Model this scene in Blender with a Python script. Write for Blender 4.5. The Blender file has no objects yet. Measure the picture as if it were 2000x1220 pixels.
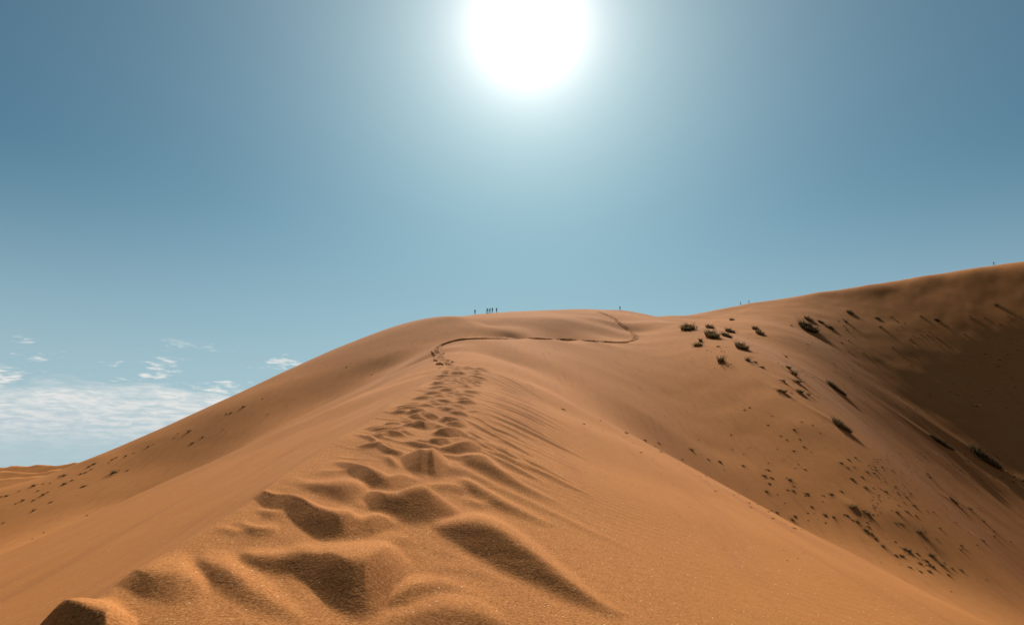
import bpy, bmesh, math, random
import numpy as np
from mathutils import Vector, Matrix
random.seed(7); rng = np.random.default_rng(7)
D = bpy.data
scene = bpy.context.scene
C = scene.collection
# ------------------------------------------------------------------ camera
FPX = 1300.0                      # focal length in pixels of the 2000 x 1220 photograph
PITCH = math.radians(13.1)
SP, CP = math.sin(PITCH), math.cos(PITCH)
cam_d = D.cameras.new('camera'); cam = D.objects.new('camera', cam_d); C.objects.link(cam)
cam_d.sensor_width = 36.0; cam_d.lens = 36.0 * FPX / 2000.0
cam_d.clip_start = 0.05; cam_d.clip_end = 60000
cam.location = (0, 0, 0); cam.rotation_euler = (math.pi / 2 + PITCH, 0, 0)
scene.camera = cam
# ------------------------------------------------------------------ sun, sky, exposure
SUN_EL, SUN_AZ = math.radians(36.3), math.radians(1.5)
SUNV = Vector((math.sin(SUN_AZ) * math.cos(SUN_EL), math.cos(SUN_AZ) * math.cos(SUN_EL), math.sin(SUN_EL)))
sl = D.lights.new('sun', 'SUN'); sl.energy = 5.0; sl.angle = math.radians(0.53); sl.color = (1.0, 0.93, 0.82)
so = D.objects.new('sun', sl); C.objects.link(so); so.rotation_euler = (-SUNV).to_track_quat('-Z', 'Y').to_euler()
vs = scene.view_settings
vs.view_transform = 'Standard'; vs.look = 'None'; vs.gamma = 1.0; vs.exposure = 0.98; vs.use_curve_mapping = False

class NT:
    """tiny node-tree helper"""
    def __init__(s, tree):
        s.t = tree; s.n = tree.nodes; s.l = tree.links; s.n.clear()
    def add(s, typ, **kw):
        nd = s.n.new(typ)
        for k, v in kw.items(): setattr(nd, k, v)
        return nd
    def put(s, sock, v):
        if hasattr(v, 'is_output'): s.l.new(v, sock)
        else: sock.default_value = v
    def math(s, op, a, b=None, c=None, clamp=False):
        nd = s.add('ShaderNodeMath', operation=op, use_clamp=clamp)
        for i, v in enumerate((a, b, c)):
            if v is not None: s.put(nd.inputs[i], v)
        return nd.outputs[0]
    def vec(s, op, a, b=None):
        nd = s.add('ShaderNodeVectorMath', operation=op)
        s.put(nd.inputs[0], a)
        if b is not None: s.put(nd.inputs[1], b)
        return nd.outputs['Value'] if op in ('DOT_PRODUCT', 'LENGTH') else nd.outputs[0]
    def mix(s, fac, a, b, blend='MIX'):
        nd = s.add('ShaderNodeMix', data_type='RGBA', blend_type=blend)
        s.put(nd.inputs[0], fac); s.put(nd.inputs[6], a); s.put(nd.inputs[7], b)
        return nd.outputs[2]
    def ramp(s, v, a, b, lo=0.0, hi=1.0, smooth=True):
        nd = s.add('ShaderNodeMapRange', interpolation_type='SMOOTHSTEP' if smooth else 'LINEAR')
        for i, x in enumerate((v, a, b, lo, hi)): s.put(nd.inputs[i], x)
        return nd.outputs[0]
    def noise(s, vec, scale, detail=4.0, rough=0.5, dim='3D', dist=0.0):
        nd = s.add('ShaderNodeTexNoise', noise_dimensions=dim)
        s.put(nd.inputs['Vector'], vec); nd.inputs['Scale'].default_value = scale
        nd.inputs['Detail'].default_value = detail; nd.inputs['Roughness'].default_value = rough
        nd.inputs['Distortion'].default_value = dist
        return nd.outputs[0]

world = D.worlds.new('World'); scene.world = world; world.use_nodes = True
w = NT(world.node_tree)
sky = w.add('ShaderNodeTexSky', sky_type='NISHITA')
sky.sun_disc = False; sky.sun_elevation = SUN_EL; sky.sun_rotation = SUN_AZ
sky.altitude = 600; sky.air_density = 1.0; sky.dust_density = 0.6; sky.ozone_density = 1.5
tc = w.add('ShaderNodeTexCoord')
dirv = w.vec('NORMALIZE', tc.outputs['Generated'])
sep = w.add('ShaderNodeSeparateXYZ'); w.l.new(dirv, sep.inputs[0])
cosg = w.vec('DOT_PRODUCT', dirv, tuple(SUNV))
ang = w.math('ARCCOSINE', w.math('MINIMUM', cosg, 0.99999999))          # angle from the sun, radians
skyc = w.mix(1.0, sky.outputs[0], (0.250, 0.500, 0.480, 1), 'MULTIPLY')
# the dusty aureole round the sun (forward scattering) and the sun's own disc
disc = w.ramp(ang, 0.012, 0.006, 0.0, 900.0)
au = w.add('ShaderNodeMix', data_type='RGBA', blend_type='MULTIPLY'); au.inputs[0].default_value = 1.0
comb = w.add('ShaderNodeCombineXYZ')
core = w.math('ADD', w.math('MULTIPLY', w.math('EXPONENT', w.math('MULTIPLY', ang, -30.0)), 30.0), disc)
for i, q in enumerate(((.86, 1.22), (.97, .98), (1.0, .90))):
    w.l.new(w.math('ADD', w.math('ADD', w.math('MULTIPLY', w.math('EXPONENT', w.math('MULTIPLY', ang, -3.0)), 3.4 * q[0]), w.math('MULTIPLY', w.math('EXPONENT', w.math('MULTIPLY', ang, -9.5)), 4.8 * q[1])), w.math('MULTIPLY', core, q[1])), comb.inputs[i])
w.l.new(comb.outputs[0], au.inputs[6]); au.inputs[7].default_value = (1.0, 1.0, 1.0, 1)
skyc = w.mix(1.0, skyc, au.outputs[2], 'ADD')
# pale haze low on the horizon, and a bank of cloud with loose wisps above it
el = w.math('ARCSINE', sep.outputs[2])
az_ = w.math('ARCTAN2', sep.outputs[0], sep.outputs[1])
skyc = w.mix(w.ramp(el, .42, .0, 0.0, .9), skyc, (4.3, 5.7, 6.4, 1))
cc = w.add('ShaderNodeCombineXYZ'); w.l.new(w.math('MULTIPLY', az_, 13.0), cc.inputs[0]); w.l.new(w.math('MULTIPLY', el, 58.0), cc.inputs[1])
n1 = w.noise(cc.outputs[0], 1.0, 8.0, 0.58, dist=0.25)
c2 = w.add('ShaderNodeCombineXYZ'); w.l.new(w.math('MULTIPLY', az_, 40.0), c2.inputs[0]); w.l.new(w.math('MULTIPLY', el, 190.0), c2.inputs[1])
n2 = w.noise(c2.outputs[0], 1.0, 6.0, 0.62, dist=0.4)
edge_ = w.math('ADD', el, w.math('MULTIPLY', w.math('SUBTRACT', n1, .5), .085))
bank = w.math('MULTIPLY', w.ramp(edge_, .112, .080), w.ramp(el, .015, .06, .15, 1.0))
bank = w.math('MULTIPLY', bank, w.ramp(n2, .30, .60, .58, 1.0))
wisp = w.math('MULTIPLY', w.ramp(w.math('ADD', w.math('MULTIPLY', n1, .75), w.math('MULTIPLY', n2, .35)), .60, .71), w.math('MULTIPLY', w.ramp(el, .175, .145), w.ramp(el, .085, .10)))
cl = w.math('MAXIMUM', w.math('MULTIPLY', bank, .95), w.math('MULTIPLY', wisp, .9))
lit = w.math('ADD', w.ramp(n2, .35, .65, 0, .5), w.ramp(el, .05, .11, 0, .5))
ccol = w.mix(lit, (5.6, 6.3, 6.7, 1), (8.6, 8.45, 8.0, 1))
skyc = w.mix(cl, skyc, ccol)
bg = w.add('ShaderNodeBackground'); w.l.new(skyc, bg.inputs[0]); bg.inputs[1].default_value = 0.05
wo = w.add('ShaderNodeOutputWorld'); w.l.new(bg.outputs[0], wo.inputs[0])

# ------------------------------------------------------------------ picture <-> place
def ray(px, py):
    """(X/Y, Z/Y) of the sight line through a pixel of the 2000 x 1220 photograph"""
    yu = (610.0 - np.asarray(py, float)) / FPX
    fwd = CP - yu * SP
    return (np.asarray(px, float) - 1000.0) / FPX / fwd, (SP + yu * CP) / fwd
def at(px, py, Y):
    a, m = ray(px, py); return (float(a) * Y, Y, float(m) * Y)

# ------------------------------------------------------------------ the dune's large form: survey points, thin plate spline
PTS = []
def P(*rows):
    for r in rows: PTS.append(at(*r))
def W(*rows):
    for r in rows: PTS.append(r)
zr = lambda Y: -1.35 + 0.219 * Y
# near ridge top (flat, trampled strip between the left brink and the right flank)
for Y in (2.0, 3.1, 4.2, 5.6, 7.5, 10.0, 13.0, 16.0, 18.0):
    z = zr(Y)
    W((-1.9, Y, z), (-0.8, Y, z + 0.01))
    W((-3.0, Y, z - 0.36), (-6.0, Y, z - 1.62), (-12.0, Y, z - 4.3))
W((0, -8, -3.2), (-8, -8, -6), (9, -8, -6), (-25, 5, -9), (-30, 18, -9), (0, -40, -9), (-45, -30, -24), (45, -30, -26))
W((-2.3, 25, 3.45), (-2.6, 30, 4.15), (-3.5, 40, 5.9))
# crest beyond the break, then the curved brink with the foot track
P((868, 708, 60), (858, 693, 72), (854, 684, 80), (863, 672, 91), (900, 662, 104), (960, 659, 112), (1050, 660, 122), (1150, 664, 133),
  (1210, 667, 143), (1240, 660, 157), (1235, 648, 172), (1205, 628, 196), (1165, 607, 232))
# the ground drops a little just behind the brink, so that it keeps an edge
for px, py, Y in ((858, 693, 72), (854, 684, 80), (863, 672, 91), (900, 662, 104), (960, 659, 112), (1050, 660, 122), (1150, 664, 133)):
    X, y, z = at(px, py, Y); W((X - 2.5, y + 4.5, z - 0.1))
W((0, 133, 25.2), (11, 140, 26.0), (20, 147, 28.2), (-19, 90, 9.7), (-28.6, 90, 6.0), (-12.5, 88, 13.9), (-8, 76, 12.75), (-16, 72, 8.3))
# left flank
W((-14, 40, 1.4), (-24, 40, -3), (-45, 40, -11), (-14, 60, 6.0), (-24, 60, 1.0), (-45, 60, -7.5), (-8, 30, 1.8), (-15, 25, -2.0), (-30, 30, -7.5))
P((720, 749, 80), (582, 817, 80), (450, 890, 80), (360, 945, 79), (200, 1010, 70), (0, 1080, 60))
W((-80, 60, -20), (-90, 100, -14), (-130, 100, -22), (-150, 60, -32))
# the far face left of the brink, and its skyline
P((835, 680, 118), (760, 718, 111), (650, 775, 102), (520, 840, 92), (390, 905, 87), (250, 955, 83))
P((905, 617.5, 165), (890, 619, 146), (850, 634, 138), (740, 674, 129), (640, 715, 122), (540, 757, 113), (440, 800, 107), (360, 835, 104), (300, 858, 102), (240, 882, 100), (190, 893, 99), (100, 925, 97), (0, 952, 94), (-150, 992, 90))
P((862, 650, 130), (750, 696, 118), (640, 748, 110), (450, 840, 97), (250, 918, 91))
P((900, 640, 135), (960, 636, 145), (1000, 649, 137), (1000, 640, 143), (1000, 628, 154), (1000, 618, 176), (1100, 655, 146), (1100, 640, 153), (1100, 625, 161), (1100, 614, 186),
  (1180, 655, 154), (1180, 640, 163), (1180, 625, 177), (920, 616, 192), (950, 614, 222), (1050, 608, 238), (1130, 603, 248), (1210, 606, 264), (1290, 618, 290))
# right flank of the near ridge down to its shoulder
for px, py, Y, zc, xc in ((1930, 1220, 5.5, zr(5.5), -.8), (1600, 1050, 9, zr(9), -.8), (1380, 930, 15, zr(15), -.8), (1240, 870, 23, 3.2, -2.2),
                          (1130, 805, 36, 5.1, -3.4), (1060, 755, 48, 7.3, -5)):
    s = at(px, py, Y); W(s)
    for f in (0.3, 0.65):
        X = xc + (s[0] - xc) * f; W((X, Y, zc + (s[2] - zc) * f ** 1.15))
    W((s[0] + 2.5, Y + 0.5, s[2] - 1.35), (s[0] + 6, Y + 1, s[2] - 3.6))
P((1010, 722, 60), (990, 705, 78))
W((22, 28, -9), (30, 20, -13), (16, 46, -3), (50, 30, -20), (60, 0, -26))
# bowl: head wall and right wall, levelled down from the brink and the skyline along lines of constant X;
# the fall per metre (rise away from the viewer) was read off the picture at these places
FALL = np.array([(1020, 690, 0.27), (1100, 700, 0.30), (1200, 720, 0.37), (1100, 760, 0.24), (1300, 760, 0.47), (1200, 800, 0.30), (1400, 850, 0.50), (1300, 850, 0.41), (1350, 900, 0.30),
    (1280, 640, 0.26), (1350, 650, 0.28), (1400, 720, 0.33), (1400, 780, 0.46), (1450, 750, 0.43), (1450, 850, 0.44), (1450, 620, 0.26), (1500, 680, 0.36), (1500, 800, 0.43), (1500, 900, 0.45), (1600, 600, 0.50), (1600, 680, 0.64), (1600, 760, 0.50),
    (1600, 850, 0.53), (1700, 600, 0.61), (1700, 680, 0.71), (1650, 740, 0.66), (1700, 780, 0.715), (1700, 860, 0.54), (1700, 950, 0.50), (1600, 1000, 0.46), (1800, 560, 0.61), (1800, 600, 0.68), (1800, 750, 0.765),
    (1800, 850, 0.75), (1800, 950, 0.59), (1800, 1050, 0.52), (1950, 560, 0.66), (1950, 700, 0.77), (1950, 800, 0.78), (1950, 900, 0.76), (1950, 1000, 0.64), (1950, 1150, 0.55), (1750, 1150, 0.45), (2100, 800, 0.75), (2100, 1000, 0.59)])
def fall(px, py):
    wgt = 1.0 / (((FALL[:, 0] - px) / 80) ** 2 + ((FALL[:, 1] - py) / 60) ** 2 + 0.5) ** 2
    return float((wgt * FALL[:, 2]).sum() / wgt.sum())
def pix(X, Y, Z):
    f = CP * Y + SP * Z; return 1000 + FPX * X / f, 610 - FPX * (CP * Z - SP * Y) / f
FAR0 = len(PTS); FIRM = set()
def level(X, Y, z, Yend, keep=9.0):
    W((X, Y, z)); last = Y; FIRM.add(len(PTS) - 1)
    while Y > Yend:
        z -= fall(*pix(X, Y, z)); Y -= 1.0
        if last - Y >= keep: W((X, Y, z)); last = Y
for px, py, Y, Ye in ((1050, 660, 122, 82), (1150, 664, 133, 72), (1210, 667, 143, 62), (1240, 660, 157, 60)):
    level(*at(px, py, Y), Ye)
for px, py, Y, Ye in ((1210, 606, 264, 150), (1290, 618, 288, 68), (1380, 609, 302, 75), (1470, 591, 306, 82), (1600, 571, 303, 95), (1700, 556, 297, 108), (1800, 543, 288, 112), (1900, 529, 277, 118), (2000, 517, 266, 122), (2120, 502, 254, 125)):
    level(*at(px, py, Y), Ye, 12.0)
level(36.0, 165.0, 33.2, 60)
level(50.0, 190.0, 40.8, 64)
FAR1 = len(PTS)
W((300, 200, 70), (320, 120, 45), (300, 40, 15))
# lee sides behind the skylines (out of sight)
W((-50, 260, 40), (-20, 290, 44), (20, 300, 48), (60, 320, 55), (110, 350, 58), (170, 345, 62), (260, 320, 62), (-80, 200, 16), (-110, 190, 0), (-150, 160, -18), (-200, 140, -30), (-260, 300, -34), (-30, 380, 8), (110, 440, 20), (300, 420, 25))
PTS = np.array(PTS)

def tps_kernel(d2): return np.where(d2 > 1e-12, d2 * np.log(np.maximum(d2, 1e-12)), 0.0)
_S = 50.0
_xy = PTS[:, :2] / _S; _n = len(PTS)
_K = tps_kernel(((_xy[:, None] - _xy[None]) ** 2).sum(-1)) + np.diag([1.0e-2 if FAR0 <= i < FAR1 and i not in FIRM else 1e-6 for i in range(_n)])
_A = np.zeros((_n + 3, _n + 3)); _A[:_n, :_n] = _K; _A[:_n, _n] = 1; _A[:_n, _n + 1:] = _xy; _A[_n:, :_n] = _A[:_n, _n:].T
_wt = np.linalg.solve(_A, np.r_[PTS[:, 2], 0, 0, 0])
def sstep(v, a, b):
    t = np.clip((v - a) / (b - a), 0, 1); return t * t * (3 - 2 * t)
def base(X, Y):
    X = np.asarray(X, float); Y = np.asarray(Y, float); sh = X.shape
    x = X.ravel() / _S; y = Y.ravel() / _S; out = np.empty(x.size)
    for i in range(0, x.size, 40000):
        a = x[i:i + 40000]; b = y[i:i + 40000]
        d2 = (a[:, None] - _xy[None, :, 0]) ** 2 + (b[:, None] - _xy[None, :, 1]) ** 2
        out[i:i + 40000] = tps_kernel(d2) @ _wt[:_n] + _wt[_n] + a * _wt[_n + 1] + b * _wt[_n + 2]
    z = out.reshape(sh); r = np.hypot(X, Y)
    k = sstep(r, 430, 700)
    return z * (1 - k) + (-45.0) * k
_GA = np.linspace(math.radians(-58), math.radians(58), 620); _GL = np.linspace(math.log(1.5), math.log(520), 640)
_GR = np.exp(_GL)
_GZ = base(np.sin(_GA)[:, None] * _GR[None], np.cos(_GA)[:, None] * _GR[None])
def lookup(X, Y, G=None):
    """bilinear read of the surveyed form (fast)"""
    G = _GZ if G is None else G
    u = (np.arctan2(X, Y) - _GA[0]) / (_GA[1] - _GA[0]); v = (np.log(np.maximum(np.hypot(X, Y), 1.5)) - _GL[0]) / (_GL[1] - _GL[0])
    u = np.clip(u, 0, len(_GA) - 1.001); v = np.clip(v, 0, len(_GL) - 1.001)
    i = u.astype(int); j = v.astype(int); u = u - i; v = v - j
    return (G[i, j] * (1 - u) + G[i + 1, j] * u) * (1 - v) + (G[i, j + 1] * (1 - u) + G[i + 1, j + 1] * u) * v
def cast(px, py, r0=2.0, r1=420.0, f=lookup):
    """first hit of sight lines with the sand"""
    a, m = ray(px, py); a = np.atleast_1d(a); m = np.atleast_1d(m)
    Ys = np.geomspace(r0, r1, 700)
    Z = f(a[:, None] * Ys[None], np.broadcast_to(Ys, (len(a), len(Ys)))) - m[:, None] * Ys[None]
    hit = Z > 0; ok = hit.any(1); k = np.where(ok, hit.argmax(1), len(Ys) - 1); k = np.maximum(k, 1)
    i = np.arange(len(a)); z0 = Z[i, k - 1]; z1 = Z[i, k]
    t = np.clip(-z0 / (z1 - z0 + 1e-12), 0, 1); Y = Ys[k - 1] + (Ys[k] - Ys[k - 1]) * t
    return a * Y, Y, ok
# >>> END_BASE

# ------------------------------------------------------------------ numpy noise
def _hash(ix, iy, seed):
    h = (ix.astype(np.int64) * 374761393 + iy.astype(np.int64) * 668265263 + seed * 974711) & 0x7fffffff
    h = ((h ^ (h >> 13)) * 1274126177) & 0x7fffffff
    return ((h ^ (h >> 16)) & 0xffff) / 65535.0
def vnoise(x, y, seed=0):
    x = np.asarray(x, float); y = np.asarray(y, float)
    ix = np.floor(x); iy = np.floor(y); fx = x - ix; fy = y - iy
    fx = fx ** 3 * (fx * (fx * 6 - 15) + 10); fy = fy ** 3 * (fy * (fy * 6 - 15) + 10)
    a = _hash(ix, iy, seed); b = _hash(ix + 1, iy, seed); c = _hash(ix, iy + 1, seed); d = _hash(ix + 1, iy + 1, seed)
    return ((a * (1 - fx) + b * fx) * (1 - fy) + (c * (1 - fx) + d * fx) * fy) * 2 - 1
def fbm(x, y, seed=0, o=4):
    s = 0; a = 1.0
    for k in range(o):
        s = s + a * vnoise(x * 2 ** k + 17.3 * k, y * 2 ** k - 9.1 * k, seed + k); a *= 0.5
    return s

# ------------------------------------------------------------------ wind-softened footprints on the ridge: (pixel x, crest row, foot row)
SCARPS = [
 (.63, 1.0, [(40, 1219, 1222), (70, 1202, 1245), (100, 1187, 1275), (160, 1186, 1290), (215, 1193, 1290), (245, 1210, 1262), (270, 1226, 1228)]),
 (.36, 2.2, [(225, 1140, 1142), (260, 1130, 1160), (300, 1124, 1176), (350, 1122, 1184), (385, 1136, 1176), (410, 1152, 1156)]),
 (.42, 2.0, [(375, 1096, 1098), (400, 1096, 1130), (440, 1106, 1160), (480, 1136, 1186), (530, 1170, 1206), (580, 1204, 1216), (610, 1222, 1224)]),
 (.63, 1.2, [(455, 1080, 1082), (480, 1079, 1104), (512, 1082, 1114), (555, 1085, 1120), (590, 1077, 1127), (625, 1085, 1150), (650, 1088, 1184), (690, 1093, 1207), (725, 1092, 1212), (750, 1083, 1180), (768, 1086, 1152), (790, 1100, 1130), (815, 1114, 1116)]),
 (.63, 1.0, [(488, 975, 976), (500, 966, 978), (515, 961, 986), (540, 965, 994), (570, 967, 1006), (590, 977, 1026), (615, 992, 1045), (640, 1001, 1062), (660, 1005, 1073), (682, 1004, 1072), (695, 1014, 1064), (710, 1016, 1058), (730, 1009, 1052), (745, 1011, 1042), (770, 1019, 1030), (805, 1027, 1028)]),
 (.65, .9, [(708, 968, 969), (716, 962, 984), (737, 963, 1006), (755, 966, 1013), (778, 965, 1021), (796, 958, 1025), (812, 954, 1026), (831, 953, 1026), (847, 962, 1025), (870, 978, 1023), (893, 994, 1017), (908, 1003, 1004)]),
 (.63, 1.0, [(645, 902, 903), (670, 900, 912), (691, 904, 929), (714, 910, 948), (739, 919, 960), (760, 930, 964), (778, 925, 958), (790, 927, 953), (805, 931, 941), (828, 936, 937)]),
 (.50, 1.6, [(570, 943, 944), (600, 944, 956), (635, 947, 972), (675, 946, 986), (700, 948, 982), (722, 960, 962)]),
 (.65, 1.0, [(784, 893, 894), (792, 888, 906), (803, 885, 918), (815, 880, 927), (829, 879, 929), (838, 880, 921), (846, 878, 934), (855, 882, 933), (863, 892, 930), (875, 909, 924), (890, 921, 922)]),
 (.63, .9, [(687, 846, 847), (709, 849, 856), (730, 855, 865), (741, 864, 876), (755, 872, 886), (778, 881, 891), (796, 886, 887)]),
 (.63, .8, [(747, 893, 894), (755, 889, 899), (763, 888, 906), (773, 896, 914), (783, 911, 912)]),
 (.63, .9, [(832, 861, 862), (838, 857, 868), (846, 855, 871), (858, 855, 872), (870, 855, 871), (884, 854, 865), (910, 853, 854)]),
 (.63, 1.2, [(850, 877, 878), (870, 872, 885), (893, 865, 887), (916, 863, 887), (932, 869, 884), (950, 882, 883)]),
 (.65, .9, [(840, 848, 849), (850, 841, 852), (861, 836, 854), (879, 834, 855), (895, 836, 854), (909, 845, 853), (923, 852, 853)]),
 (.65, .8, [(775, 811, 812), (800, 817, 823), (808, 819, 832), (818, 821, 838), (836, 823, 840), (845, 823, 837), (854, 826, 831), (864, 828, 829)]),
 (.63, .8, [(820, 815, 816), (827, 810, 819), (835, 808, 820), (843, 807, 818), (850, 813, 814)]),
 (.63, .9, [(855, 820, 821), (863, 815, 825), (870, 813, 827), (881, 813, 827), (896, 816, 828), (905, 822, 828), (913, 828, 829)]),
 (.63, .8, [(876, 806, 807), (884, 803, 809), (892, 802, 811), (902, 803, 812), (911, 807, 813), (921, 812, 813)]),
 (.63, .8, [(908, 802, 803), (918, 799, 804), (929, 799, 804), (942, 802, 803)]),
 (.63, 1.0, [(869, 795, 796), (876, 791, 798), (885, 789, 798), (899, 789, 798), (911, 796, 797)]),
 (.63, .8, [(858, 802, 803), (865, 798, 804), (872, 797, 804), (880, 802, 803)]),
 (.65, .8, [(884, 771, 772), (889, 768, 775), (899, 767, 775), (912, 768, 775), (924, 774, 775)]),
 (.63, .8, [(896, 779, 780), (905, 776, 782), (916, 776, 782), (929, 781, 782)]),
 (.63, .8, [(880, 786, 787), (890, 784, 787), (905, 784, 787), (920, 785, 788), (934, 789, 790)]),
 (.63, .8, [(894, 752, 753), (901, 750, 755), (912, 750, 758), (924, 753, 757), (932, 756, 757)]),
 (.63, .8, [(905, 762, 763), (912, 760, 764), (922, 761, 764), (932, 764, 765)]),
 (.63, .8, [(826, 774, 775), (836, 776, 780), (848, 780, 786), (862, 787, 788)]),
 (.63, .8, [(812, 784, 785), (820, 785, 789), (828, 787, 791), (836, 791, 792)]),
 (.63, .8, [(783, 791, 792), (793, 792, 796), (806, 796, 797)]),
 (.63, .8, [(850, 763, 764), (866, 767, 771), (880, 771, 776), (892, 776, 777)]),
 (.63, .8, [(858, 756, 757), (870, 759, 763), (884, 764, 765)]),
 (.63, .8, [(868, 749, 750), (880, 751, 755), (896, 757, 758)]),
 (.50, .9, [(760, 833, 834), (778, 836, 844), (796, 843, 852), (818, 850, 851)]),
 (.50, .9, [(732, 853, 854), (755, 854, 861), (780, 861, 868), (812, 868, 872), (835, 874, 875)]),
 # lee tails blown down the right flank
 (.63, 1.3, [(825, 1029, 1030), (845, 1027, 1036), (870, 1026, 1052), (910, 1019, 1076), (940, 1018, 1094), (975, 1030, 1114), (1010, 1052, 1130), (1060, 1090, 1153), (1110, 1131, 1175), (1160, 1168, 1192), (1200, 1193, 1204), (1235, 1206, 1207)]),
 (.65, .6, [(900, 1052, 1054), (940, 1052, 1066), (975, 1076, 1092), (1010, 1102, 1116), (1060, 1136, 1147), (1110, 1162, 1170), (1140, 1180, 1181)]),
 (.63, 1.2, [(886, 939, 940), (897, 935, 949), (910, 936, 958), (925, 943, 969), (945, 955, 980), (975, 972, 994), (1025, 998, 1013), (1060, 1016, 1025), (1095, 1031, 1032)]),
 (.63, 1.2, [(882, 893, 894), (902, 890, 909), (927, 888, 924), (946, 890, 931), (962, 902, 937), (985, 921, 947), (1031, 951, 966), (1077, 975, 981), (1102, 984, 985)]),
 (.63, .9, [(902, 816, 817), (920, 821, 827), (939, 831, 839), (985, 856, 865), (1030, 882, 887), (1050, 894, 895)]),
 (.63, .9, [(914, 806, 807), (940, 816, 822), (962, 830, 837), (1008, 850, 856), (1036, 868, 869)]),
 (.63, .9, [(905, 836, 837), (922, 842, 849), (939, 852, 860), (985, 877, 887), (1031, 905, 912), (1060, 925, 926)]),
 (.63, .9, [(922, 854, 855), (945, 866, 876), (980, 885, 896), (1020, 908, 916), (1052, 924, 925)]),
 # low swells at the very front
 (.52, 1.2, [(745, 1184, 1186), (768, 1162, 1192), (800, 1143, 1192), (840, 1137, 1174), (870, 1139, 1166), (900, 1148, 1168), (940, 1162, 1170), (985, 1179, 1180)]),
 (.48, 1.6, [(735, 1222, 1224), (780, 1202, 1228), (830, 1190, 1238), (870, 1183, 1242), (910, 1186, 1242), (950, 1197, 1238), (1000, 1222, 1226)]),
 (.40, 1.6, [(685, 1069, 1070), (725, 1056, 1074), (760, 1052, 1074), (790, 1054, 1070), (825, 1068, 1069)]),
 (.40, 1.6, [(700, 1078, 1079), (735, 1072, 1082), (770, 1072, 1084), (800, 1080, 1086), (830, 1090, 1091)]),
 (.35, 1.6, [(820, 1118, 1119), (870, 1106, 1118), (920, 1112, 1122), (970, 1130, 1131)]),
]
SC = []
for slope, back, rows in SCARPS:
    r_ = np.array(rows, float)
    q = np.linspace(r_[0, 0], r_[-1, 0], max(40, len(rows) * 10))           # densify and round the traced line
    tp = np.interp(q, r_[:, 0], r_[:, 1]); bt = np.interp(q, r_[:, 0], r_[:, 2])
    kern = np.ones(7) / 7
    pad = lambda v: np.r_[[v[0]] * 3, v, [v[-1]] * 3]
    tp, bt = np.convolve(pad(tp), kern, 'valid'), np.convolve(pad(bt), kern, 'valid')
    ends = sstep(np.arange(len(q)), 0, len(q) * .08) * sstep(-np.arange(len(q)), -(len(q) - 1), -(len(q) - 1) + len(q) * .08)
    bt = tp + (bt - tp) * ends + 0.15
    X, Y, ok = cast(q, bt)                                                   # foot on the sand
    a_t, m_t = ray(q, tp)
    rb = np.hypot(X, Y); zb = lookup(X, Y); mt = m_t / np.hypot(1, a_t)
    rt = (zb - slope * rb) / (mt - slope)                                    # crest where the face meets its sight line
    az = np.arctan(a_t)
    h = np.maximum(mt * rt - lookup(rt * np.sin(az), rt * np.cos(az)), 0)
    o_ = np.argsort(az)
    SC.append((az[o_], rb[o_], rt[o_], h[o_], back))
def add_scarp(x0, y0, wid, hh, skew=0.0, back=.7, front=.36):
    """a small print edge: crest of height hh through (x0, y0), wid metres across, skewed along the view"""
    t = np.linspace(-1, 1, 21); X = x0 + t * wid * .5; Y = y0 + skew * t * wid * .5 + .04 * np.sin(t * 3 + x0 * 9)
    h = hh * (1 - t * t) ** .8
    r = np.hypot(X, Y); az = np.arctan2(X, Y); o = np.argsort(az)
    SC.append((az[o], (r - h / front - .004)[o], r[o], h[o], back))
rs = random.Random(31)
y = 4.3
while y < 7.2:                                                               # older, half-buried prints between the large ones
    for _ in range(2):
        add_scarp(-1.0 + rs.uniform(-.75, .75), y, rs.uniform(.28, .6), rs.uniform(.012, .034), rs.uniform(-.8, .3), rs.uniform(.5, 1.0), .30)
    y += rs.uniform(.22, .40)
y = 7.0
while y < 18.6:                                                              # the trodden line up to the break of the ridge
    k = (y - 7) / 11.6
    for _ in range(2 + int(2 * k)):
        xc = -1.12 - .10 * k + rs.uniform(-.46, .46)
        add_scarp(xc, y + rs.uniform(-.15, .15), rs.uniform(.22, .5), rs.uniform(.03, .066), rs.uniform(-.5, .2), rs.uniform(.4, .8))
    y += rs.uniform(.17, .30)
y = 6.6
while y < 17.5:                                                              # tongues of sand blown down the right side
    L = rs.uniform(.7, 1.7)
    add_scarp(-.55 + L * .5 + rs.uniform(-.15, .1), y - L * rs.uniform(.35, .6), L, rs.uniform(.012, .034), -rs.uniform(.8, 1.3), rs.uniform(.6, 1.1), .30)
    y += rs.uniform(.16, .42)
y = 5.0
while y < 17.5:                                                              # short spikes toward the left brink
    L = rs.uniform(.3, .7)
    add_scarp(-1.62 + rs.uniform(-.08, .12), y, L, rs.uniform(.010, .028), -rs.uniform(.5, 1.0), rs.uniform(.4, .8), .34)
    y += rs.uniform(.3, .75)
def scarps(A, R):
    """A: azimuths (n), R: radii (m) -> relief (n, m)"""
    out = np.zeros((len(A), len(R)))
    for az, rb, rt, h, back in SC:
        ii = np.where((A > az[0]) & (A < az[-1]))[0]
        if not len(ii): continue
        j0, j1 = np.searchsorted(R, [rb.min() * .98, (rt + back * 4 * h.max()).max() + 1.5])
        b = np.interp(A[ii], az, rb)[:, None]; t = np.interp(A[ii], az, rt)[:, None]; hh = np.interp(A[ii], az, h)[:, None]
        r = R[None, j0:j1]
        front = np.clip((r - b) / np.maximum(t - b, 1e-4), 0, 1)
        L = back * (hh / 0.22 + 0.05)
        tail = np.clip(1 - (r - t) / L, 0, 1); tail = tail * tail * (3 - 2 * tail)
        d = hh * np.where(r < t, front, tail)
        out[ii, j0:j1] = np.maximum(out[ii, j0:j1], d)
    return out

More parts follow.
